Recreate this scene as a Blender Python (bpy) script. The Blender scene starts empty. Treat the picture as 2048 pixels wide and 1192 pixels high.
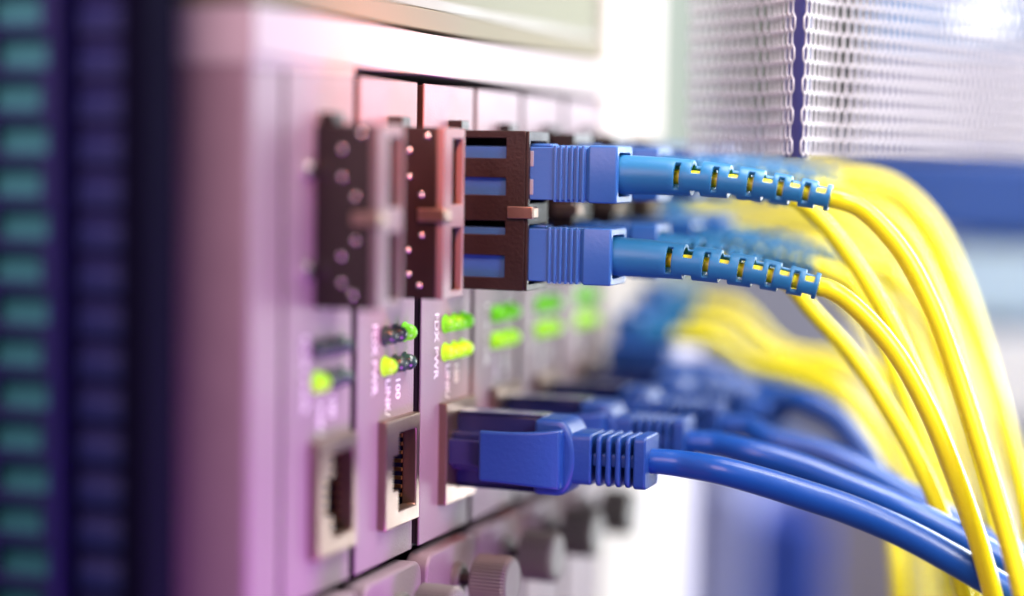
import bpy, bmesh, math, random
from mathutils import Vector, Matrix
random.seed(7)
S = 0.001                      # everything below is written in millimetres
C = bpy.context.scene.collection
scene = bpy.context.scene

# ------------------------------------------------------------------ camera
FPX = 3900.0                   # focal length in pixels of a 2048 px wide frame
CAM = Vector((109.91, -218.645, 27.227))
YAW, PITCH, ROLL = 0.347527, 0.0722503, -0.0161860
_f = Vector((-math.sin(YAW)*math.cos(PITCH), math.cos(YAW)*math.cos(PITCH), -math.sin(PITCH)))
_r = Vector((math.cos(YAW), math.sin(YAW), 0)); _u = _r.cross(_f)
RGT = _r*math.cos(ROLL) - _u*math.sin(ROLL); UPV = _u*math.cos(ROLL) + _r*math.sin(ROLL)
cd = bpy.data.cameras.new('camera'); cam = bpy.data.objects.new('camera', cd); C.objects.link(cam)
cam.matrix_world = Matrix(((RGT.x, UPV.x, -_f.x, CAM.x*S), (RGT.y, UPV.y, -_f.y, CAM.y*S), (RGT.z, UPV.z, -_f.z, CAM.z*S), (0, 0, 0, 1)))
cd.sensor_width = 36; cd.lens = 36*FPX/2048
cd.clip_start = 0.01; cd.clip_end = 50
cd.dof.use_dof = True; cd.dof.focus_distance = 0.286; cd.dof.aperture_fstop = 4.2; cd.dof.aperture_blades = 0
scene.camera = cam

# ------------------------------------------------------------------ light
w = bpy.data.worlds.new('World'); scene.world = w; w.use_nodes = True
w.node_tree.nodes['Background'].inputs['Color'].default_value = (0.60, 0.60, 0.82, 1)
w.node_tree.nodes['Background'].inputs['Strength'].default_value = 0.22
def lamp(name, loc, to, size, power, col, size_y=None, spread=180):
    l = bpy.data.lights.new(name, 'AREA'); l.size = size*S; l.energy = power; l.color = col; l.spread = math.radians(spread)
    if size_y: l.shape = 'RECTANGLE'; l.size_y = size_y*S
    o = bpy.data.objects.new(name, l); C.objects.link(o); o.location = Vector(loc)*S
    o.rotation_euler = (Vector(to)-Vector(loc)).to_track_quat('-Z', 'Y').to_euler()
lamp('ceiling_lamp', (80, 75, 205), (5, 62, 20), 130, 0.52, (1.0, 0.90, 0.84))
lamp('violet_lamp', (95, -25, -115), (-4, 2, -34), 70, 0.064, (0.58, 0.09, 0.82), spread=62)
lamp('aisle_lamp', (205, 420, 50), (60, 80, 5), 170, 3.2, (0.88, 0.95, 1.0), 360)
lamp('pink_side_fill', (0, -130, 90), (-8, 0, 10), 90, 0.19, (1.0, 0.62, 0.68))  # added pink fill aimed at the left side panel
lamp('red_tint_fill', (40, -15, 78), (3, 38, 26), 18, 0.013, (1.0, 0.22, 0.09), spread=42)  # added light in place of lens flare, reddens the black sockets
lamp('cord_fill', (250, -60, 150), (85, 75, 0), 120, 0.085, (1.0, 0.97, 0.92), spread=50)  # extra fill that brightens the yellow cords; no lamp stands there
lamp('background_fill', (260, 110, 420), (70, 320, 0), 260, 2.8, (0.95, 0.97, 1.0))  # fill put in to light the fronts of the background units
vs = scene.view_settings
vs.view_transform = 'Standard'; vs.look = 'None'; vs.exposure = 0.2; vs.gamma = 1; vs.use_curve_mapping = False
scene.cycles.use_denoising = True
scene.cycles.max_bounces = 8

# ------------------------------------------------------------------ materials
def mat(name, col, rough=0.45, metal=0.0, spec=0.5, noise=0.0, nscale=60, bump=0.0, bscale=400, emit=None, es=0, coat=0, trans=0, sss=0):
    m = bpy.data.materials.new(name); m.use_nodes = True
    nt = m.node_tree; b = nt.nodes['Principled BSDF']
    b.inputs['Base Color'].default_value = (*col, 1); b.inputs['Roughness'].default_value = rough
    b.inputs['Metallic'].default_value = metal; b.inputs['Specular IOR Level'].default_value = spec
    b.inputs['Coat Weight'].default_value = coat; b.inputs['Transmission Weight'].default_value = trans
    if sss:
        b.inputs['Subsurface Weight'].default_value = sss; b.inputs['Subsurface Scale'].default_value = 0.001
        b.inputs['Subsurface Radius'].default_value = (0.6, 0.6, 0.8)
    tc = nt.nodes.new('ShaderNodeTexCoord')
    if noise:
        n = nt.nodes.new('ShaderNodeTexNoise'); n.inputs['Scale'].default_value = nscale; n.inputs['Detail'].default_value = 5
        nt.links.new(tc.outputs['Object'], n.inputs['Vector'])
        mx = nt.nodes.new('ShaderNodeMix'); mx.data_type = 'RGBA'
        mx.inputs[6].default_value = (*[c*(1-noise) for c in col], 1); mx.inputs[7].default_value = (*[min(1, c*(1+noise)) for c in col], 1)
        nt.links.new(n.outputs['Fac'], mx.inputs[0]); nt.links.new(mx.outputs[2], b.inputs['Base Color'])
        mr = nt.nodes.new('ShaderNodeMapRange'); mr.inputs['To Min'].default_value = max(0, rough-.1); mr.inputs['To Max'].default_value = min(1, rough+.12)
        nt.links.new(n.outputs['Fac'], mr.inputs['Value']); nt.links.new(mr.outputs[0], b.inputs['Roughness'])
    if bump:
        n2 = nt.nodes.new('ShaderNodeTexNoise'); n2.inputs['Scale'].default_value = bscale; n2.inputs['Detail'].default_value = 4
        nt.links.new(tc.outputs['Object'], n2.inputs['Vector'])
        bp = nt.nodes.new('ShaderNodeBump'); bp.inputs['Strength'].default_value = bump; bp.inputs['Distance'].default_value = 0.0002
        nt.links.new(n2.outputs['Fac'], bp.inputs['Height']); nt.links.new(bp.outputs[0], b.inputs['Normal'])
    if emit:
        b.inputs['Emission Color'].default_value = (*emit, 1); b.inputs['Emission Strength'].default_value = es
    return m
M = dict(
    plate=mat('grey_painted_metal', (.255, .185, .215), .5, .1, spec=.35, noise=.06, nscale=220, bump=.25, bscale=2600),
    edge=mat('dark_steel', (.026, .019, .022), .5, .1, noise=.2, nscale=150, bump=.15, bscale=900),
    dark=mat('black_recess', (.003, .003, .012), .9, spec=.05),
    bezel=mat('pale_bezel', (.46, .40, .42), .65, spec=.2, noise=.04, nscale=120, bump=.1),
    beige=mat('beige_enamel', (.215, .195, .14), .75, spec=.15, noise=.06, nscale=40),
    window=mat('greenish_window', (.205, .205, .15), .7, spec=.15, noise=.1, nscale=25),
    brown=mat('brown_frame', (.15, .125, .09), .5, noise=.15, nscale=60),
    cream=mat('cream_paint', (.64, .58, .56), .7, spec=.2, noise=.04, nscale=30),
    greygreen=mat('grey_green_paint', (.16, .18, .15), .7, spec=.2, noise=.06, nscale=30),
    socket=mat('black_brown_plastic', (.010, .0045, .004), .42, noise=.25, nscale=180, bump=.35, bscale=1800),
    rim=mat('socket_rim_plastic', (.17, .125, .135), .45, noise=.1, nscale=200),
    chrome=mat('bright_metal', (.82, .78, .78), .22, 1.0),
    shield=mat('tinned_shield', (.29, .205, .165), .33, .9, noise=.12, nscale=160, bump=.2, bscale=900),
    gold=mat('gold_contact', (.80, .50, .15), .3, 1.0),
    scblue=mat('connector_blue', (.026, .125, .40), .36, noise=.06, nscale=90, bump=.12, bscale=1600, sss=.1),
    bootblue=mat('boot_blue', (.013, .155, .35), .42, noise=.08, nscale=90, bump=.12, bscale=1600, sss=.15),
    inset=mat('grey_inset', (.20, .27, .33), .5),
    yellow=mat('yellow_jacket', (.93, .79, .012), .28, noise=.05, nscale=60, bump=.05, bscale=900, sss=.1),
    ethblue=mat('network_blue', (.010, .056, .27), .42, noise=.1, nscale=120, bump=.3, bscale=1500),
    ethcable=mat('network_cable_blue', (.004, .065, .33), .33, noise=.08, nscale=100, bump=.2, bscale=900, coat=.1),
    ethclear=mat('tinted_plug_plastic', (.018, .024, .13), .25, coat=.3, trans=.12),
    on=mat('lit_green_lens', (.15, .55, .02), .3, emit=(.20, .80, .01), es=.45),
    onrow=mat('lit_yellow_green_lens', (.3, .6, .02), .3, emit=(.42, .90, .01), es=.62),
    off=mat('unlit_green_lens', (.035, .075, .065), .2, coat=.5),
    ink=mat('white_ink', (.9, .86, .88), .6),
    navy=mat('navy_rail_paint', (.006, .005, .085), .6, noise=.15, nscale=40),
    teal=mat('teal_light_panel', (.045, .25, .28), .5, noise=.15, nscale=60),  # teal light behind the rail is put into this colour
    slat=mat('blue_slat', (.009, .016, .11), .5, noise=.2, nscale=60),
    mesh=mat('pale_perforated_sheet', (.55, .51, .56), .6, 0, noise=.03, nscale=60),
    hinge=mat('indigo_hinge', (.03, .03, .17), .45, noise=.1, nscale=60),
    white=mat('white_enamel', (.86, .85, .90), .4, noise=.03, nscale=20),
    blueunit=mat('blue_unit_paint', (.022, .085, .36), .45, noise=.15, nscale=12),
    bluelow=mat('royal_blue_panel', (.05, .11, .55), .45, noise=.25, nscale=16),
    ice=mat('ice_blue_panel', (.50, .66, .84), .45, noise=.1, nscale=14),
    sky=mat('bright_blue_panel', (.05, .25, .58), .4, noise=.1, nscale=14),
    lavender=mat('lavender_enamel', (.25, .26, .40), .5, noise=.06, nscale=20),
    lilac=mat('lilac_white_enamel', (.56, .51, .64), .6, noise=.06, nscale=20),
    periwinkle=mat('periwinkle_panel', (.50, .52, .86), .5, noise=.15, nscale=16),
    pinkgrey=mat('pinkish_grey_panel', (.55, .47, .49), .5, noise=.12, nscale=14),
    knob=mat('dull_nickel', (.17, .15, .145), .5, .3, noise=.1, nscale=200),
    wall=mat('pale_wall', (.78, .76, .82), .6, noise=.04, nscale=4),
    tube=mat('lamp_tube', (.9, .9, .9), .4, emit=(.92, .97, 1), es=1.6),
)

# ------------------------------------------------------------------ helpers
def at(px, py, Z):             # a pixel of the 2048 px frame and a depth along the view -> a point (mm)
    return CAM + Z*(_f + RGT*((px-1024)/FPX) - UPV*((py-596)/FPX))
def at_y(px, py, y):           # the same with a given world y
    d = at(px, py, 1.0) - CAM
    return CAM + d*((y-CAM.y)/d.y)
def thing(name, label, cat, loc=(0, 0, 0), group=None):
    o = bpy.data.objects.new(name, None); C.objects.link(o); o.location = Vector(loc)*S
    o.empty_display_size = .005
    o['label'] = label; o['category'] = cat
    if group: o['group'] = group
    return o
def tag(o, label, cat, group=None):
    o['label'] = label; o['category'] = cat
    if group: o['group'] = group
    return o
def root_of(o):
    while o.parent: o = o.parent
    return o
def obj(name, bm, m, parent=None, bevel=0, seg=2, sharp=35, origin=None):
    """link a bmesh written in world millimetres as ONE mesh object under its thing"""
    org = Vector(origin)*S if origin else (root_of(parent).location.copy() if parent else Vector((0, 0, 0)))
    bmesh.ops.recalc_face_normals(bm, faces=bm.faces[:])
    for v in bm.verts: v.co = v.co*S - org
    me = bpy.data.meshes.new(name); bm.to_mesh(me); bm.free()
    for p in me.polygons: p.use_smooth = True
    me.set_sharp_from_angle(angle=math.radians(sharp))
    for mm in (m if isinstance(m, (list, tuple)) else [m]): me.materials.append(M[mm])
    o = bpy.data.objects.new(name, me); C.objects.link(o)
    if parent: o.parent = parent
    elif origin: o.location = org
    if bevel:
        b = o.modifiers.new('bevel', 'BEVEL'); b.width = bevel*S; b.segments = seg; b.limit_method = 'ANGLE'
        b.angle_limit = math.radians(35); b.harden_normals = False
    return o
def new(): return bmesh.new()
def box(bm, x0, x1, y0, y1, z0, z1, mi=0):
    v = [bm.verts.new((x, y, z)) for x in (x0, x1) for y in (y0, y1) for z in (z0, z1)]
    for q in ((0, 1, 3, 2), (4, 6, 7, 5), (0, 4, 5, 1), (2, 3, 7, 6), (0, 2, 6, 4), (1, 5, 7, 3)):
        f = bm.faces.new([v[i] for i in q]); f.material_index = mi
    return v
def prism(bm, pts, fn, d0, d1):
    """polygon pts (a,b) extruded between d0 and d1; fn(a,b,d) -> xyz"""
    A = [bm.verts.new(fn(a, b, d0)) for a, b in pts]; B = [bm.verts.new(fn(a, b, d1)) for a, b in pts]
    n = len(pts); bm.faces.new(A); bm.faces.new(B)
    for i in range(n): bm.faces.new((A[i], A[(i+1) % n], B[(i+1) % n], B[i]))
def rrect(a0, a1, b0, b1, r, n=5):
    out = []
    for cx, cy, s in ((a1-r, b1-r, 0), (a0+r, b1-r, 90), (a0+r, b0+r, 180), (a1-r, b0+r, 270)):
        for i in range(n+1):
            t = math.radians(s+90*i/n); out.append((cx+r*math.cos(t), cy+r*math.sin(t)))
    return out
def gridplate(bm, ac, bc, holes, fn, d0, d1, mi=0):
    """plate on a grid of cut lines with some cells left open, of real thickness"""
    fr = [[bm.verts.new(fn(a, b, d1)) for b in bc] for a in ac]
    bk = [[bm.verts.new(fn(a, b, d0)) for b in bc] for a in ac]
    na, nb = len(ac)-1, len(bc)-1
    solid = lambda i, j: 0 <= i < na and 0 <= j < nb and (i, j) not in holes
    for i in range(na):
        for j in range(nb):
            if not solid(i, j): continue
            bm.faces.new((fr[i][j], fr[i+1][j], fr[i+1][j+1], fr[i][j+1]))
            bm.faces.new((bk[i][j], bk[i][j+1], bk[i+1][j+1], bk[i+1][j]))
            for (p, q), (di, dj) in ((((i, j), (i+1, j)), (0, -1)), (((i+1, j), (i+1, j+1)), (1, 0)), (((i+1, j+1), (i, j+1)), (0, 1)), (((i, j+1), (i, j)), (-1, 0))):
                if not solid(i+di, j+dj):
                    bm.faces.new((fr[p[0]][p[1]], bk[p[0]][p[1]], bk[q[0]][q[1]], fr[q[0]][q[1]]))
    for v in [v for v in bm.verts if not v.link_faces]: bm.verts.remove(v)
YZ = lambda a, b, d: (d, a, b)       # plate facing +x
XZ = lambda a, b, d: (a, d, b)       # plate facing -y
def lathe(bm, prof, c, seg=24, cap=True):
    """profile (x offset, radius) turned round the +x axis through c"""
    rings = []
    for dx, r in prof:
        if r <= 1e-6: rings.append([bm.verts.new((c[0]+dx, c[1], c[2]))])
        else: rings.append([bm.verts.new((c[0]+dx, c[1]+r*math.cos(2*math.pi*i/seg), c[2]+r*math.sin(2*math.pi*i/seg))) for i in range(seg)])
    for A, B in zip(rings, rings[1:]):
        for i in range(seg):
            j = (i+1) % seg
            if len(A) == 1: bm.faces.new((A[0], B[i], B[j]))
            elif len(B) == 1: bm.faces.new((A[i], B[0], A[j]))
            else: bm.faces.new((A[i], B[i], B[j], A[j]))
    if cap:
        for R in (rings[0], rings[-1]):
            if len(R) > 1: bm.faces.new(R)
def spline(pts, n=10):
    P = [Vector(p) for p in pts]; P = [P[0]*2-P[1]] + P + [P[-1]*2-P[-2]]; out = []
    for i in range(1, len(P)-2):
        p0, p1, p2, p3 = P[i-1:i+3]
        d0, d1, d2 = [max(1e-3, (b-a).length)**.5 for a, b in ((p0, p1), (p1, p2), (p2, p3))]
        t1, t2, t3 = d0, d0+d1, d0+d1+d2
        for k in range(n):
            t = t1+(t2-t1)*k/n
            A1 = p0*((t1-t)/t1)+p1*(t/t1); A2 = p1*((t2-t)/(t2-t1))+p2*((t-t1)/(t2-t1)); A3 = p2*((t3-t)/(t3-t2))+p3*((t-t2)/(t3-t2))
            B1 = A1*((t2-t)/t2)+A2*(t/t2); B2 = A2*((t3-t)/(t3-t1))+A3*((t-t1)/(t3-t1))
            out.append(B1*((t2-t)/(t2-t1))+B2*((t-t1)/(t2-t1)))
    out.append(P[-2]); return out
def tube(bm, pts, r, seg=20):
    rings = []; N = None
    for i, p in enumerate(pts):
        T = (pts[min(i+1, len(pts)-1)]-pts[max(i-1, 0)]).normalized()
        if N is None: N = Vector((0, 0, 1))
        N = (N-T*N.dot(T)).normalized(); B = T.cross(N)
        rr = r(i/(len(pts)-1)) if callable(r) else r
        rings.append([bm.verts.new(p+N*rr*math.cos(2*math.pi*k/seg)+B*rr*math.sin(2*math.pi*k/seg)) for k in range(seg)])
    for A, B in zip(rings, rings[1:]):
        for k in range(seg): bm.faces.new((A[k], B[k], B[(k+1) % seg], A[(k+1) % seg]))
    bm.faces.new(rings[0]); bm.faces.new(rings[-1])
def text_mesh(name, s, size, y, z, x, parent, m='ink'):
    """letters printed on the panel, reading downwards; starts at height z, baseline on the camera side"""
    cu = bpy.data.curves.new(name, 'FONT'); cu.body = s; cu.size = size; cu.extrude = .01; cu.offset = .03
    t = bpy.data.objects.new(name, cu); C.objects.link(t)
    me = bpy.data.meshes.new_from_object(t.evaluated_get(bpy.context.evaluated_depsgraph_get()))
    bpy.data.objects.remove(t); bpy.data.curves.remove(cu)
    bm = new(); bm.from_mesh(me); bpy.data.meshes.remove(me)
    for v in bm.verts:
        a, b, d = v.co; v.co = (x+d, y+b, z-a)
    return obj(name, bm, m, parent)
def copy_tree(o, parent=None):
    c = o.copy(); C.objects.link(c); c.parent = parent
    for ch in [q for q in bpy.data.objects if q.parent == o]: copy_tree(ch, c)
    return c

# ------------------------------------------------------------------ chassis and rack
wall_bm = new(); box(wall_bm, -900, 900, 1000, 1020, -700, 700)
tag(obj('wall', wall_bm, 'wall', origin=(0, 1000, -700)), 'pale lavender wall far behind all the equipment, out of focus', 'wall')

ch = thing('equipment_chassis', 'pale metal chassis whose slots hold the row of grey modules', 'chassis', (0, 0, -62))
bm = new(); box(bm, -60, .3, -8, 134, 38.9, 44.9); box(bm, -20, .05, -8, 21.3, 37.72, 38.89); obj('top_bezel', bm, 'bezel', ch, .12)
bm = new(); box(bm, -60, -42, -7.5, 133.5, -60, 44); obj('back_wall', bm, 'dark', ch)
bm = new(); box(bm, -42, -2.4, -7, 133, -62, -58); obj('floor_panel', bm, 'edge', ch)
bm = new(); box(bm, -60, -.2, -8, .9, -62, 38.7); obj('side_panel', bm, 'plate', ch, .7, 4)
bm = new(); box(bm, -60, -.2, 132.3, 134, -62, 38.7); obj('side_panel', bm, 'plate', ch, .4)
bm = new(); box(bm, -42, -2.6, 0.95, 132.2, -31.5, -30.8); obj('slot_floor', bm, 'edge', ch)

# the unit above the chassis
up = thing('upper_unit', 'beige device with a greenish window above the chassis', 'device', (0, 60, 45))
bm = new(); gridplate(bm, [-8, 25, 132.5, 134], [45.6, 48.6, 78, 84], {(1, 1)}, YZ, -4, -.4); obj('front_frame', bm, 'beige', up, .12)
bm = new(); gridplate(bm, [25.1, 34, 131, 132.4], [48.7, 50.4, 76, 77.9], {(1, 1)}, YZ, -.98, -.7); obj('window_frame', bm, 'brown', up, .2)
bm = new(); box(bm, -4.5, -1.0, 25.3, 132.2, 48.8, 77.8); obj('window_pane', bm, 'window', up)
bm = new(); box(bm, -60, -4.6, -7.5, 133.5, 45.3, 83.5); obj('housing', bm, 'beige', up, .4)

post = thing('rack_post', 'pale cream upright post at the right end of the chassis', 'post', (0, 153, -120))
bm = new(); box(bm, -30, .4, 135.5, 171.5, -120, 100); obj('upright', bm, 'cream', post, 1)
cab = new(); box(cab, -60, -1, 173.5, 222, -3, 100)
tag(obj('cabinet', cab, 'greygreen', origin=(0, 190, -3), bevel=1), 'grey green cabinet side just beyond the cream post', 'cabinet')
cab = new(); box(cab, -60, -.5, 173.5, 211, -120, -4)  # added to whiten this area; the pale glow lies in its colour
tag(obj('cabinet', cab, 'lilac', origin=(0, 190, -120), bevel=1), 'white cabinet beneath the grey green one, coloured pale under the blue cables', 'cabinet')

# ------------------------------------------------------------------ converter modules
GRP = 'converter modules in the chassis'
def faceplate(parent):
    bm = new()
    gridplate(bm, [1.2, 8.6, 20.4, 21.2], [-30.6, -25.4, -10.4, 37.7], {(1, 1)}, YZ, -.4, 0)
    o = obj('faceplate', bm, 'plate', parent, .14)
    return o
def housing(parent):
    bm = new(); 
    gridplate(bm, [1.4, 2.3, 20.2, 21.0], [-30.4, -29.5, 36.6, 37.5], {(1, 1)}, YZ, -41.5, -.45)
    obj('module_body', bm, 'edge', parent, .1)
def leds(parent, y0, states):
    for row, z in enumerate((1.8, -2.5)):
        for i, y in enumerate((10.4, 13.9, 17.4)):
            s = states[row][i]
            bm = new(); lathe(bm, [(-.8, 1.45), (.15, 1.45), (.3, 1.22), (.7, 1.2)] + [(.7+1.25*math.sin(a), 1.2*math.cos(a)) for a in [math.radians(q) for q in (15, 30, 45, 60, 75)]] + [(1.96, 0)], (0, y0+y, z), 20)
            o = obj('led', bm, ('on' if row == 0 else 'onrow') if s else 'off', parent)
            o['label'] = 'lit green led' if s else 'dark unlit led'
def ethernet_port(parent, y0, empty):
    ac = [y0+a for a in (8.4, 11.0, 13.0, 19.3, 20.7)]; bc = [-25.7, -23.5, -20.4, -15.4, -12.3, -10.1]
    holes = {(2, 1), (2, 2), (2, 3), (1, 2)}
    bm = new(); gridplate(bm, ac, bc, holes, YZ, -.9, 1.35)
    box(bm, -12, -11.5, y0+9, y0+20.2, -25.2, -10.6)
    o = obj('ethernet_port', bm, 'shield', parent, .18)
    bm = new(); gridplate(bm, [y0+a for a in (8.75, 10.9, 19.5, 20.3)], [-25.2, -23.7, -12.1, -10.6], {(1, 1)}, YZ, -11.4, -.95)
    obj('port_lining', bm, 'dark', o)
    if empty:
        bm = new(); box(bm, -6, -5, y0+18.2, y0+19.2, -23, -12.8)
        for k in range(8): box(bm, -4.99, -.6, y0+18.3, y0+18.8, -22.4+k*1.25, -21.9+k*1.25)
        obj('contact_strip', bm, 'gold', o)
def fiber_socket(parent, y0, full):
    X = 12.9 if full else 8.0
    n0, n1 = y0+9.4, y0+(18.6 if full else 17.2)
    bm = new()   # side wall towards the camera
    if full:
        gridplate(bm, [0, 2.2, 9.8, X], [7.3, 9.2, 12.5, 15.6, 17.7, 21.5, 24.1, 27.0, 30.0, 31.1], {(1, 1), (1, 3), (1, 5), (1, 7)}, XZ, n0+.75, n0)
    else:
        gridplate(bm, [0, 2.2, 6.6, X], [7.3, 31.1], set(), XZ, n0+.75, n0)
    o = obj('fiber_socket', bm, 'socket', parent, .12)
    bm = new(); box(bm, 0, X-.02, n1-.7, n1, 7.3, 31.1); obj('far_wall', bm, 'socket', o, .12)
    bm = new(); box(bm, 0, X-.9, n0+.77, n1-.72, 30.5, 31.08); obj('top_wall', bm, 'socket', o, .1)
    bm = new(); box(bm, 0, X-.9, n0+.77, n1-.72, 7.32, 7.9); obj('bottom_wall', bm, 'socket', o, .1)
    bm = new(); box(bm, 0, X-1, n0+.77, n1-.72, 17.9, 19.6); obj('divider', bm, 'socket', o, .1)
    bm = new()   # rim round the two mouths
    gridplate(bm, [n0+.02, n0+(.85 if full else 3.1), n1-(.75 if full else .8), n1-.02], [7.32, 8.3, 17.2, 20.4, 29.6, 31.06], {(1, 1), (1, 3)}, YZ, X+.02, X+(.5 if full else 1.1))
    obj('mouth_rim', bm, 'rim' if not full else 'socket', o, .12)
    bm = new(); box(bm, X-2.6, X+1.4, n0-.55, n0-.02, 18.1, 19.9); box(bm, X+.55, X+1.4, n0, n0+2.2, 18.2, 19.8)
    obj('spring_clip', bm, 'shield', o, .15)
    bm = new(); box(bm, .02, 2.2, n0+1.2, n0+4.4, 31.12, 32.6); obj('release_tab', bm, 'socket', o, .15)
    if not full:
        for x, z in ((6.6, 29.9), (3.9, 27.9), (3.9, 24.3), (5.8, 21.8), (5.9, 16.2), (3.9, 14.1), (4.0, 10.7), (5.6, 9.2)):  # shiny beads added to make the bright glints, not real studs
            bm = new(); bmesh.ops.create_uvsphere(bm, u_segments=12, v_segments=8, radius=.42, matrix=Matrix.Translation((x, n0-.1, z)))
            obj('glint_bead', bm, 'chrome', o)
        for z in (25, 12.2):
            bm = new(); lathe(bm, [(.02, 1.2), (.5, 1.2), (.8, .8), (.82, 0)], (0, y0+7.2, z), 16); obj('screw_head', bm, 'chrome', o)
def module(k, y0, label, states, full, eth_empty):
    t = thing('converter_module', label, 'network module', (0, y0, -30.6), GRP)
    def shifted(fn):                # the plates are written for y0 = 0
        before = set(bpy.data.objects); fn(t)
        for o in set(bpy.data.objects)-before:
            for v in o.data.vertices: v.co.y += y0*S
    shifted(faceplate); shifted(housing)
    leds(t, y0, states); ethernet_port(t, y0, eth_empty); fiber_socket(t, y0, full)
    text_mesh('printed_text', 'FDX', 2.3, y0+6.3, 3.75, .02, t); text_mesh('printed_text', 'PWR', 2.3, y0+6.3, -1.3, .02, t)
    text_mesh('printed_text', 'LINK/', 2.2, y0+11.0, -4.4, .02, t); text_mesh('printed_text', '100', 2.2, y0+14.6, -4.4, .02, t)
    return t
Y0 = [0, 22, 44.7, 66.2, 88, 110]
on6 = ((1, 1, 1), (1, 1, 1))
module(0, Y0[0], 'leftmost grey module, heavily blurred, one green light lit, empty sockets', ((0, 0, 0), (1, 0, 0)), False, True)
module(1, Y0[1], 'grey module with empty network port and two green lights lit, left of the sharp one', ((0, 0, 1), (1, 0, 0)), False, True)
module(2, Y0[2], 'sharply focused grey module marked FDX PWR with six green lights and cords plugged in', on6, True, False)
module(3, Y0[3], 'blurred grey module immediately right of the sharp FDX PWR module', on6, True, False)
module(4, Y0[4], 'very blurred grey module, second from the right end of the chassis', on6, True, False)
module(5, Y0[5], 'faintest blurred grey module, at the right end beside the cream post', on6, True, False)

# retaining plates under the modules, each with its thumbscrew
plate_labels = ['rounded grey plate under the leftmost module, at bottom left', 'rounded grey plate below the empty network port, cut by the bottom edge',
    'rounded grey plate under the sharp module with knurled thumbscrew in focus', 'blurred rounded plate just right of the plate with the sharp thumbscrew',
    'very blurred rounded plate with thumbscrew, second from the cream post', 'blurred rounded plate with thumbscrew nearest the cream post']
def plate_proto():
    t = thing('retaining_plate', plate_labels[0], 'plate', (0, 0, -58), 'retaining plates below the modules')
    bm = new(); prism(bm, rrect(.9, 21.3, -57.5, -31.9, 2.4), YZ, -2.2, 1.6); obj('plate_body', bm, 'plate', t, .45, 3)
    c = (1.6, 12.6, -37.6)
    bm = new(); lathe(bm, [(.02, 2.6), (.9, 2.6), (1.15, 2.3), (1.15, 1.7), (.8, 1.5), (.8, .9)], c, 28); obj('washer', bm, 'knob', t)
    k = None
    bm = new(); seg = 96
    rings = []
    for dx, r, kn in ((3.2, 3.1, 0), (3.4, 3.7, 0), (3.7, 4.0, 1), (8.6, 4.0, 1), (9.1, 3.75, 1), (9.3, 3.3, 0), (9.3, 0.01, 0)):
        rings.append([bm.verts.new((c[0]+dx, c[1]+(r+(.16 if (i % 2) else -.08)*kn)*math.cos(2*math.pi*i/seg), c[2]+(r+(.16 if (i % 2) else -.08)*kn)*math.sin(2*math.pi*i/seg))) for i in range(seg)])
    for A, B in zip(rings, rings[1:]):
        for i in range(seg): bm.faces.new((A[i], B[i], B[(i+1) % seg], A[(i+1) % seg]))
    bm.faces.new(rings[0])
    k = obj('thumbscrew', bm, 'knob', t, sharp=20)
    bm = new(); lathe(bm, [(.85, .95), (3.25, .95)], c, 16); obj('screw_stem', bm, 'edge', k)
    return t
pp = plate_proto()
for i in range(1, 6):
    c = copy_tree(pp); c.location.y = Y0[i]*S; c['label'] = plate_labels[i]

# ------------------------------------------------------------------ fibre patch cords
def axis_path(p0, L, pitch0, pitch1, yaw1, n=64, s_start=3.0):
    """bent centre line: list of (point, tangent) at even steps"""
    out = []; p = Vector(p0); ds = L/n
    for i in range(n+1):
        s = i*ds; t = max(0, (s-s_start)/(L-s_start))
        pi = math.radians(pitch0+(pitch1-pitch0)*t); ya = math.radians(yaw1*t)
        d = Vector((math.cos(pi)*math.cos(ya), math.cos(pi)*math.sin(ya), math.sin(pi)))
        out.append((p.copy(), d)); p = p+d*ds
    return out
def on_axis(path, L, s):
    f = max(0, min(1, s/L))*(len(path)-1); i = min(int(f), len(path)-2); t = f-i
    return path[i][0].lerp(path[i+1][0], t), path[i][1].lerp(path[i+1][1], t).normalized()
def boot_mesh(path, L, r0, r1, roll=12):
    k = L/31.4
    slots = [s*k for s in (9.4, 14.9, 20.0, 24.3, 28.0)]; notches = [s*k for s in (12.1, 17.5, 22.4, 26.3, 30.0)]
    hs, hn = .42*k, .68*k
    cuts = {0, L, 1.0}
    for s in slots: cuts |= {s-hs, s+hs}
    for s in notches: cuts |= {s-hn, min(L-.7, s+hn)}
    for i in range(1, 32): cuts.add(L*i/32)
    cs = []
    hard = sorted([s+d for s in slots for d in (-hs, hs)] + [s+d for s in notches for d in (-hn, hn)] + [0, L])
    for s in sorted(cuts):
        if s in hard or s in (0, L) or all(abs(s-h) > .3 for h in hard):
            if not cs or s-cs[-1] > .05: cs.append(s)
    bm = new(); NV = 40; rings = []
    for s in cs:
        p, T = on_axis(path, L, s)
        side = Vector((0, -1, 0)); side = (side-T*side.dot(T)).normalized(); up_ = side.cross(T)*-1
        if up_.z < 0: up_ = -up_
        t = s/L; r = r0+(r1-r0)*(t**1.1)
        rings.append([bm.verts.new(p+(side*math.cos(2*math.pi*v/NV)+up_*math.sin(2*math.pi*v/NV))*r) for v in range(NV)])
    def near(a, c, h): return abs((a-c+180) % 360-180) <= h
    for i in range(len(cs)-1):
        sm = (cs[i]+cs[i+1])/2
        for v in range(NV):
            a = 360*(v+.5)/NV
            cut = False
            if any(abs(sm-s) < hs for s in slots): cut = near(a, roll*.4, 52) or near(a, 180, 52)
            if any(abs(sm-s) < hn for s in notches): cut = near(a, 90-roll, 58) or near(a, 270-roll*.3, 50)
            if not cut: bm.faces.new((rings[i][v], rings[i+1][v], rings[i+1][(v+1) % NV], rings[i][(v+1) % NV]))
    for v in [v for v in bm.verts if not v.link_faces]: bm.verts.remove(v)
    return bm
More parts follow.
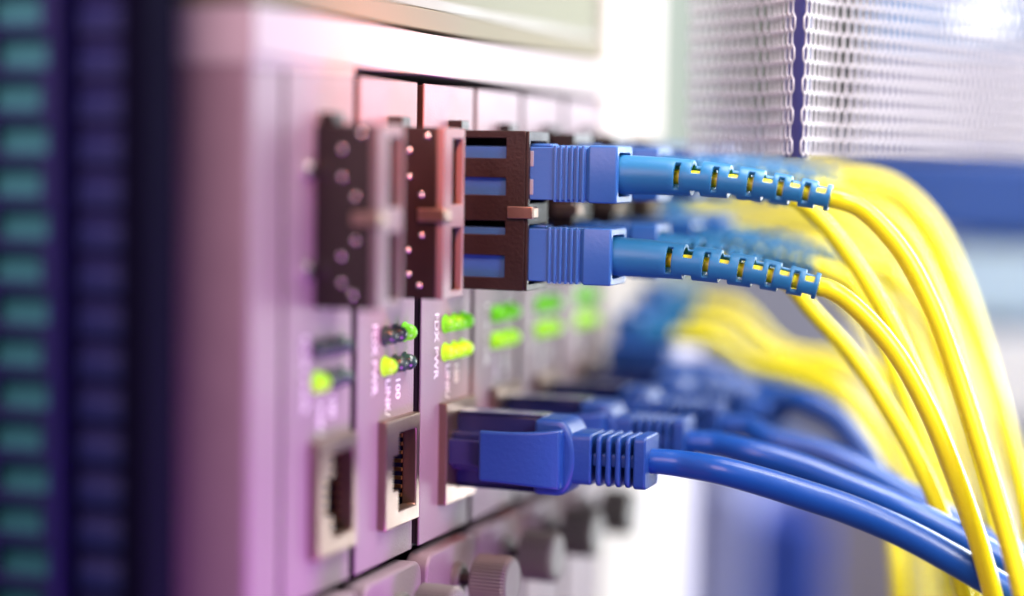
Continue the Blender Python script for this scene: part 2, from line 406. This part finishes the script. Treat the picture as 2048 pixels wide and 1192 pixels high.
def fiber_cord(label, y0, zc, xo, L, pitch, yaw1, way, group):
    """one cord: connector body, rubber boot, yellow cable"""
    yn, yf = y0+10.2, y0+17.6; yc = (yn+yf)/2; h = 4.15
    t = thing('fiber_patch_cord', label, 'fibre cord', (xo, yc, zc-h), group)
    X = lambda x: x+xo
    # connector body from inside the socket to the grip, with its ribs and chamfered grip end
    bm = new()
    box(bm, X(3.0), X(19.3), yn, yf, zc-h+.25, zc+h-.25)
    for i in range(6):
        x = 17.3+i*.86
        box(bm, X(x), X(x+.44), yn-.28, yf+.28, zc-h-.02, zc+h+.02)
    box(bm, X(19.31), X(22.2), yn+.12, yf-.12, zc-h+.3, zc+h-.3)
    con = obj('connector', bm, 'scblue', t, .12)
    bm = new()
    st = [(22.21, .5), (22.9, .0), (26.9, .0), (27.1, .15), (27.1, 1.05), (25.5, 1.15)]
    rings = []
    for x, ins in st:
        pp_ = rrect(yn-.3+ins, yf+.3-ins, zc-h-.08+ins, zc+h+.08-ins, .35, 2)
        rings.append([bm.verts.new((X(x), a, b)) for a, b in pp_])
    for A, B in zip(rings, rings[1:]):
        n = len(A)
        for i in range(n): bm.faces.new((A[i], B[i], B[(i+1) % n], A[(i+1) % n]))
    bm.faces.new(rings[0]); bm.faces.new(rings[-1])
    obj('grip', bm, 'scblue', con, .1)
    for z in (zc+1.0, zc-3.2):
        bm = new(); box(bm, X(12.9), X(14.1), yn-.07, yn+.3, z, z+2.3); o = obj('inset', bm, 'inset', con, .08)
    bm = new(); box(bm, X(12.8), X(16.2), yc-1.6, yc+1.6, zc+h-.24, zc+h+.25); obj('key', bm, 'scblue', con, .2)
    # boot
    p0 = (X(26.0), yc, zc); LB = L+1.4
    path = axis_path(p0, LB, pitch[0], pitch[1], yaw1)
    b = obj('boot', boot_mesh(path, LB, 2.95, 1.95), 'bootblue', t)
    sd = b.modifiers.new('wall', 'SOLIDIFY'); sd.thickness = .75*S*(.75 if L < 30 else 1); sd.offset = -1
    bv = b.modifiers.new('bevel', 'BEVEL'); bv.width = .13*S; bv.segments = 2; bv.limit_method = 'ANGLE'; bv.angle_limit = math.radians(40)
    # cable
    inner = [path[i][0] for i in range(6, len(path), 4)]
    e, d = path[-1]
    Ze = (e-CAM).dot(_f); way = [at(px, py, Ze+Z-way[0][2]) for px, py, Z in way]
    pts = spline(inner+[e, e+d*1.6]+way, 8)
    bm = new(); fr = len(inner)/(len(inner)+1+len(way)); tube(bm, pts, lambda u: 1.08+.31*max(0, min(1, (u-fr+.07)/.06)), 22); obj('cable', bm, 'yellow', t, sharp=80)
    return t
FG = 'yellow fibre cords with blue connectors'
Wp = lambda *q: [at(*a) for a in q]
ZU, ZL = 24.85, 12.75
fiber_cord('sharp yellow fibre cord whose blue connector fills the upper socket in front', Y0[2], ZU, -.2, 30.3, (-.3, -11), 7,
    ((1722, 417, 279), (1800, 498, 278), (1862, 612, 277), (1912, 745, 276), (1962, 900, 274), (2010, 1060, 272), (2048, 1200, 270), (2085, 1360, 268)), FG)
fiber_cord('sharp yellow fibre cord whose blue connector fills the lower socket in front', Y0[2], ZL, -.9, 29.6, (-1.3, -13), 10,
    ((1702, 607, 279), (1782, 693, 278), (1852, 812, 277), (1912, 955, 276), (1958, 1090, 275), (1988, 1200, 274), (2020, 1350, 273)), FG)
fiber_cord('blurred yellow cord emerging under the sharp upper blue boot', Y0[3], ZU, 0, 20.0, (-1, -20), 12,
    ((1655, 455, 300), (1725, 550, 299), (1790, 665, 298), (1852, 800, 297), (1905, 935, 295), (1952, 1070, 293), (1990, 1200, 291), (2020, 1350, 290)), FG)
fiber_cord('blurred yellow cord emerging under the sharp lower blue boot', Y0[3], ZL, 0, 18.5, (-3, -22), 12,
    ((1625, 622, 301), (1700, 705, 301), (1770, 805, 300), (1832, 915, 299), (1882, 1030, 298), (1930, 1200, 297), (1960, 1350, 296)), FG)
fiber_cord('soft yellow cord arching just outside the sharp upper one, behind it', Y0[4], ZU, 0, 20.0, (0, -12), 10,
    ((1730, 405, 321), (1810, 470, 320), (1878, 605, 318), (1930, 800, 316), (1978, 1000, 314), (2018, 1200, 312), (2040, 1350, 310)), FG)
fiber_cord('soft yellow cord passing between the sharp pair, from far lower socket', Y0[4], ZL, 0, 20.0, (-2, -16), 10,
    ((1705, 570, 322), (1765, 690, 321), (1832, 860, 320), (1895, 1050, 318), (1925, 1200, 317), (1950, 1350, 316)), FG)
fiber_cord('outermost very blurred yellow cord at the right of the bundle', Y0[5], ZU, 0, 20.0, (1, -10), 10,
    ((1780, 385, 341), (1855, 450, 340), (1922, 590, 338), (1992, 790, 335), (2042, 970, 332), (2085, 1200, 330), (2100, 1350, 328)), FG)
fiber_cord('very blurred yellow cord inside the outermost one at right', Y0[5], ZL, 0, 20.0, (-2, -16), 10,
    ((1770, 540, 342), (1845, 620, 341), (1905, 750, 339), (1965, 910, 337), (2020, 1100, 334), (2045, 1200, 333), (2060, 1350, 332)), FG)
# two more cords that come from the post behind and hang into the bundle
def post_cord(label, start, way, r=1.5):
    s = Vector(start)
    t = thing('fiber_patch_cord', label, 'fibre cord', s, FG)
    bm = new(); box(bm, s.x-6, s.x+5, s.y-3.6, s.y+3.6, s.z-4, s.z+4); obj('connector', bm, 'scblue', t, .4)
    bm = new(); lathe(bm, [(5.02, 2.6), (11, 1.9)], s, 20); obj('boot', bm, 'bootblue', t)
    bm = new(); tube(bm, spline([s+Vector((6, 0, 0)), s+Vector((12, 0, 0)), s+Vector((18, 0, -.2))]+way, 8), r, 18); obj('cable', bm, 'yellow', t, sharp=80)
post_cord('low yellow cord behind the blue cables, dropping at the left of the bundle', (.4, 146, -7),
    Wp((1500, 730, 378), (1580, 752, 372), (1680, 790, 366), (1742, 880, 360), (1775, 985, 356), (1792, 1090, 352), (1800, 1200, 350), (1805, 1340, 348)))
post_cord('low yellow cord from the cream post running over the blue cables', (.4, 157, -5),
    Wp((1550, 715, 392), (1640, 740, 386), (1730, 810, 380), (1800, 930, 374), (1860, 1060, 370), (1900, 1200, 366), (1930, 1340, 364)))
post_cord('topmost of the low yellow cords leaving the cream post', (.4, 166, -2),
    Wp((1570, 705, 402), (1690, 725, 396), (1780, 780, 392), (1850, 880, 386), (1930, 1050, 380), (1970, 1200, 376), (1990, 1340, 372)))

post_cord('high yellow cord from the cream post, outermost of the blurred arch', (.4, 141, 24),
    Wp((1690, 352, 352), (1780, 368, 350), (1862, 440, 348), (1925, 570, 346), (1985, 760, 342), (2030, 950, 338), (2070, 1200, 334), (2090, 1340, 332)), 1.42)
post_cord('high yellow cord from the cream post, inner side of the blurred arch', (.4, 150, 20),
    Wp((1670, 385, 362), (1760, 420, 360), (1830, 520, 358), (1890, 680, 355), (1945, 880, 350), (1985, 1080, 346), (2005, 1200, 344), (2020, 1340, 342)), 1.42)
post_cord('high yellow cord from the cream post falling inside the bundle', (.4, 159, 15),
    Wp((1640, 440, 372), (1730, 500, 368), (1795, 620, 364), (1850, 790, 360), (1900, 980, 356), (1940, 1200, 352), (1960, 1340, 350)), 1.42)
post_cord('lowest of the high yellow cords leaving the cream post', (.4, 166, 11),
    Wp((1650, 500, 378), (1730, 580, 374), (1790, 720, 370), (1840, 900, 366), (1880, 1060, 362), (1900, 1200, 360), (1910, 1340, 358)), 1.42)

post_cord('upper yellow cord from the grey green cabinet, high in the blurred mass', (-.9, 181, 25),
    Wp((1670, 350, 392), (1770, 390, 388), (1845, 480, 384), (1905, 640, 380), (1960, 840, 375), (2000, 1050, 370), (2020, 1200, 368), (2030, 1340, 366)), 1.46)
post_cord('yellow cord from the grey green cabinet crossing the middle of the mass', (-.9, 190, 20),
    Wp((1650, 400, 402), (1740, 450, 398), (1810, 560, 394), (1868, 730, 388), (1915, 930, 382), (1950, 1200, 378), (1960, 1340, 376)), 1.46)
post_cord('yellow cord from the grey green cabinet on the inner edge of the mass', (-.9, 199, 14),
    Wp((1640, 460, 410), (1700, 520, 406), (1770, 650, 402), (1820, 820, 396), (1860, 1010, 390), (1885, 1200, 386), (1890, 1340, 384)), 1.46)
post_cord('lowest yellow cord leaving the grey green cabinet', (-.9, 208, 9),
    Wp((1660, 560, 418), (1730, 640, 412), (1780, 770, 408), (1825, 950, 402), (1845, 1200, 398), (1850, 1340, 396)), 1.46)

# ------------------------------------------------------------------ network patch cords
EG = 'blue network cords plugged into the ports'
def ethernet_cord(label, y0, way):
    zc = -17.5; yn = y0+9.6
    t = thing('ethernet_patch_cord', label, 'network cord', (0, y0+13, zc-6), EG)
    # clear plug body with its two long ridges
    bm = new(); box(bm, -6, 15.4, yn+3.5, yn+8.9, zc-5.5, zc+5.5)
    box(bm, -5.8, 15.2, yn+1.3, yn+3.49, zc-2.9, zc+2.9)
    pl = obj('plug', bm, 'ethclear', t, .25)
    for z in (zc+5.52, zc-5.52-.35):
        bm = new(); box(bm, 1.5, 15.3, yn+3.2, yn+8.0, z, z+.35); obj('side_rail', bm, 'ethclear', pl, .12)
    bm = new(); prism(bm, [(-1.0, yn+1.25), (0.5, yn-.15), (8, yn-1.0), (15.5, yn-1.1), (15.5, yn-.3), (8, yn-.2), (1.5, yn+.7), (0, yn+1.25)], lambda a, b, d: (a, b, d), zc-1.95, zc+1.95)
    obj('latch_tab', bm, 'ethclear', t, .15)
    # hood over the latch: curved strip, widening towards the cable
    bm = new(); rows = []
    for i in range(13):
        u = i/12; x = 6.9+u*12.6
        hw = 3.75+.15*u+.55*u**3; o_ = yn-2.35-.55*math.sin(u*math.pi*.55)+1.5*u**5; th = .9+2.4*u**3
        rows.append([bm.verts.new((x, o_, zc-hw-.1)), bm.verts.new((x, o_, zc+hw+.1-.0)), bm.verts.new((x, o_+th, zc+hw)), bm.verts.new((x, o_+th, zc-hw))])
    for A, B in zip(rows, rows[1:]):
        for i in range(4): bm.faces.new((A[i], B[i], B[(i+1) % 4], A[(i+1) % 4]))
    bm.faces.new(rows[0]); bm.faces.new(rows[-1])
    # boot shell: its back edge bulges like a lens, then neck, ribs and spine
    b0 = obj('hood', bm, 'ethblue', t, .5, 4)
    bm = new()
    pts = [(14.6, zc-5.75), (18.4, zc-5.75)] + [(18.4+2.9*math.cos(math.radians(a)), zc+5.75*math.sin(math.radians(a))) for a in range(-75, 76, 15)] + [(18.4, zc+5.75), (14.6, zc+5.75)]
    prism(bm, pts, lambda a, b, d: (a, d, b), yn+.35, yn+8.6)
    obj('boot_shell', bm, 'ethblue', t, .9, 4)
    bm = new()
    P = lambda hw, hy, r: rrect(yn+4.4-hy, yn+4.4+hy, zc-hw, zc+hw, r, 4)
    prism(bm, P(3.85, 3.7, 1.0), YZ, 19.5, 23.6)
    for i in range(4): prism(bm, P(3.9-.02*i, 3.75, 1.1), YZ, 24.3+i*1.5, 25.1+i*1.5)
    prism(bm, P(3.95, 3.7, .9), YZ, 30.1, 32.0)
    prism(bm, P(1.0, 3.0, .4), YZ, 23.61, 30.09); prism(bm, P(2.6, 1.1, .4), YZ, 23.62, 30.08)
    obj('ribbed_boot', bm, 'ethblue', t, .3, 3)
    s = Vector((31.0, yn+4.4, zc))
    bm = new(); tube(bm, spline([s, s+Vector((3, 0, -.02)), s+Vector((5.5, 0.1, -.15))]+way, 9), lambda u: 1.85+.35*min(1, u*2.2), 24)
    obj('cable', bm, 'ethcable', t, sharp=80)
ethernet_cord('sharp blue network cord in front with ribbed boot, sweeping to lower right', Y0[2],
    Wp((1440, 941, 285), (1520, 962, 284), (1610, 990, 283), (1700, 1020, 282), (1800, 1062, 281), (1900, 1115, 280), (1980, 1162, 280), (2060, 1212, 280), (2150, 1275, 279)))
ethernet_cord('blurred blue network cord right behind the sharp one', Y0[3],
    Wp((1500, 905, 305), (1600, 935, 303), (1700, 975, 301), (1810, 1020, 299), (1920, 1075, 298), (2050, 1150, 296), (2160, 1220, 294)))
ethernet_cord('blurred blue network cord curving under the pale gap', Y0[4],
    Wp((1540, 880, 326), (1640, 905, 323), (1730, 945, 320), (1830, 1000, 318), (1940, 1065, 316), (2060, 1130, 314), (2160, 1200, 312)))
ethernet_cord('most distant blurred blue network cord, topmost of the blue cables', Y0[5],
    Wp((1590, 800, 345), (1670, 835, 341), (1720, 895, 338), (1760, 960, 336), (1850, 1040, 334), (1960, 1110, 332), (2080, 1180, 330)))

# loose blue cables lying over the network plugs, from the post
def loose(label, pts, r):
    t = thing('network_cable', label, 'network cable', pts[0], 'blurred blue cables behind the plugs')
    s = pts[0]
    bm = new(); box(bm, s.x-8, s.x+12, s.y-4, s.y+4, s.z-5.5, s.z+5.5); obj('plug', bm, 'ethblue', t, .6)
    bm = new(); tube(bm, spline([s+Vector((10, 0, 0)), s+Vector((18, 0, 0))]+pts[1:], 8), r, 18); obj('jacket', bm, 'ethcable', t, sharp=80)
loose('thick blurred blue cable leaving the post above the pale gap', [Vector((.4, 141, -14))]+Wp((1500, 785, 372), (1590, 805, 368), (1680, 850, 364), (1730, 930, 360), (1800, 1010, 358), (1920, 1090, 354), (2080, 1180, 350)), 3.0)
loose('thick blurred blue cable leaving the post lower down', [Vector((.4, 152, -24))]+Wp((1500, 850, 385), (1600, 900, 380), (1700, 950, 376), (1830, 1030, 372), (1960, 1110, 368), (2100, 1190, 364)), 3.0)

# ------------------------------------------------------------------ left rack rail
rail = thing('rack_rail', 'dark navy rack rail with teal lit openings at the left edge', 'rack rail', (-28, -12, -70))
ac = [-46, -33.6, -32.8, -26.2, -25.3, -23.2]; bc = [-70]; holes = set()
z = -66.0; i = 0
while z < 66:
    bc += [z, z+3.8]; i += 1; z += 5.15
bc.append(70)
for j in range(i):
    hj = 2*j+1
    holes.add((2, hj)); holes.add((1 if j % 2 else 3, hj))
bm = new(); gridplate(bm, ac, bc, holes, XZ, -10.5, -12); obj('perforated_plate', bm, 'navy', rail, .25)
bm = new(); box(bm, -46, -23.2, -9.2, -8.6, -70, 70); obj('backing_panel', bm, 'teal', rail)
bm = new(); box(bm, -23.1, -22.3, -14.5, -8.6, -70, 70); obj('rib', bm, 'navy', rail, .2)
bm = new(); box(bm, -22.2, -13.3, -9.2, -8.6, -70, 70)
obj('louvre_backing', bm, 'navy', rail)
k = 0; z = -66
while z < 66:
    bm = new(); v = box(bm, -21.8, -13.6, -10.6, -9.6, z, z+2.5)
    for q in v:
        if q.co.y < -10: q.co.z -= 1.3
    obj('louvre', bm, 'slat', rail, .3); z += 5.15
bm = new(); box(bm, -13.2, -9.4, -15.5, -8.6, -70, 70); obj('edge_strip', bm, 'dark', rail, .4)
rail.location += Vector((3.0, -6, 0))*S

# ------------------------------------------------------------------ perforated door, two curved leaves meeting at a hinge
door = thing('perforated_door', 'pale perforated metal door folded at a dark indigo hinge', 'rack door', at(1592, 150, 292)+Vector((0, 0, -10)))
def leaf(side):
    # plan curve in (lateral px, depth): from the hinge away
    if side < 0: plan = [(1589, 293), (1560, 298), (1532, 303), (1500, 306), (1462, 311), (1420, 317), (1370, 325)]
    else: plan = [(1596, 293), (1628, 298), (1662, 303), (1704, 306), (1760, 312), (1830, 320), (1920, 331), (2030, 343), (2160, 360)]
    pts = spline([Vector((*at(px, 296, Z).xy, 0)) for px, Z in plan], 12)
    cum = [0]
    for a, b in zip(pts, pts[1:]): cum.append(cum[-1]+(b-a).length)
    def on(u):
        u = max(0, min(cum[-1], u))
        for i in range(len(cum)-1):
            if u <= cum[i+1]: return pts[i].lerp(pts[i+1], (u-cum[i])/(cum[i+1]-cum[i]))
        return pts[-1]
    R, kz, ku = 1.55, 1.0, .66
    pw = math.sqrt(3)*R*ku; ph = 1.5*R; Z0 = 27.9
    nu = int(cum[-1]/pw); nz = int(32/ph)
    bm = new(); cache = {}
    def V(u, z):
        key = (round(u, 3), round(z, 3))
        if key not in cache:
            p = on(u); cache[key] = bm.verts.new((p.x, p.y, Z0+z*kz))
        return cache[key]
    for j in range(nz):
        for i in range(nu):
            cu = .9+pw*(i+.5+(.5 if j % 2 else 0)); cz = R+j*ph
            if cu+pw/2 > cum[-1]: continue
            o = [V(cu+ku*R*math.cos(math.radians(90+60*q)), cz+R*math.sin(math.radians(90+60*q))) for q in range(6)]
            n = [V(cu+ku*.78*R*math.cos(math.radians(90+60*q)), cz+.84*R*math.sin(math.radians(90+60*q))) for q in range(6)]
            for q in range(6): bm.faces.new((o[q], o[(q+1) % 6], n[(q+1) % 6], n[q]))
    a = obj('door_leaf', bm, 'mesh', door, sharp=60)
    sd = a.modifiers.new('sheet', 'SOLIDIFY'); sd.thickness = .25*S; sd.offset = 0
leaf(-1); leaf(1)
h0 = at(1592, 296, 304); bm = new(); prism(bm, rrect(h0.x-1.9, h0.x+1.9, h0.y-1.9, h0.y+1.9, 1.5, 5), lambda a, b, d: (a, b, d), 27.6, 63); obj('hinge_post', bm, 'hinge', door)

# ------------------------------------------------------------------ equipment across the aisle, far out of focus
def unit(name, label, cat, px0, py0, px1, py1, y, depth, m, bev=2.0):
    a = at_y(px0, py0, y); b = at_y(px1, py1, y)
    x0, x1 = min(a.x, b.x), max(a.x, b.x); z0, z1 = min(a.z, b.z), max(a.z, b.z)
    bm = new(); box(bm, x0, x1, y, y+depth, z0, z1)
    return tag(obj(name, bm, m, bevel=bev, origin=((x0+x1)/2, y, z0)), label, cat)
unit('server_unit', 'deep blue server unit behind the yellow arches at right', 'server', 1705, 305, 2200, 485, 300, 60, 'blueunit')
unit('server_unit', 'ice blue unit under the deep blue server at right', 'server', 1880, 492, 2200, 650, 302, 60, 'ice')
unit('server_unit', 'pinkish white unit low at the right edge', 'server', 1700, 655, 2200, 860, 304, 60, 'white')
unit('server_unit', 'lavender white unit above the deep blue server', 'server', 1720, 105, 2200, 298, 303, 60, 'lavender')
unit('server_unit', 'bright blue unit along the top right corner', 'server', 1740, -160, 2200, 98, 306, 60, 'sky')
unit('storage_cabinet', 'periwinkle cabinet between the white cabinet and the royal blue one', 'cabinet', 1380, 960, 1482, 1900, 418, 60, 'periwinkle')
unit('storage_cabinet', 'royal blue cabinet low behind the sharp network cord', 'cabinet', 1484, 1025, 1625, 1900, 420, 60, 'bluelow')
unit('storage_cabinet', 'pinkish grey cabinet low beside the royal blue one', 'cabinet', 1632, 985, 1960, 1900, 425, 60, 'pinkgrey')
unit('storage_cabinet', 'grey green cabinet behind the perforated door', 'cabinet', 1425, -250, 1690, 250, 330, 60, 'greygreen')
t0 = at_y(1915, 34, 280); t1 = at_y(2015, 34, 280)
bm = new(); lathe(bm, [(0, 0), (.6, 2.4), (1.4, 3.0), (t1.x-t0.x-1.4, 3.0), (t1.x-t0.x-.6, 2.4), (t1.x-t0.x, 0)], t0, 20)
tag(obj('lamp_tube', bm, 'tube', origin=tuple(t0)), 'glowing white lamp tube at the top right corner', 'lamp')
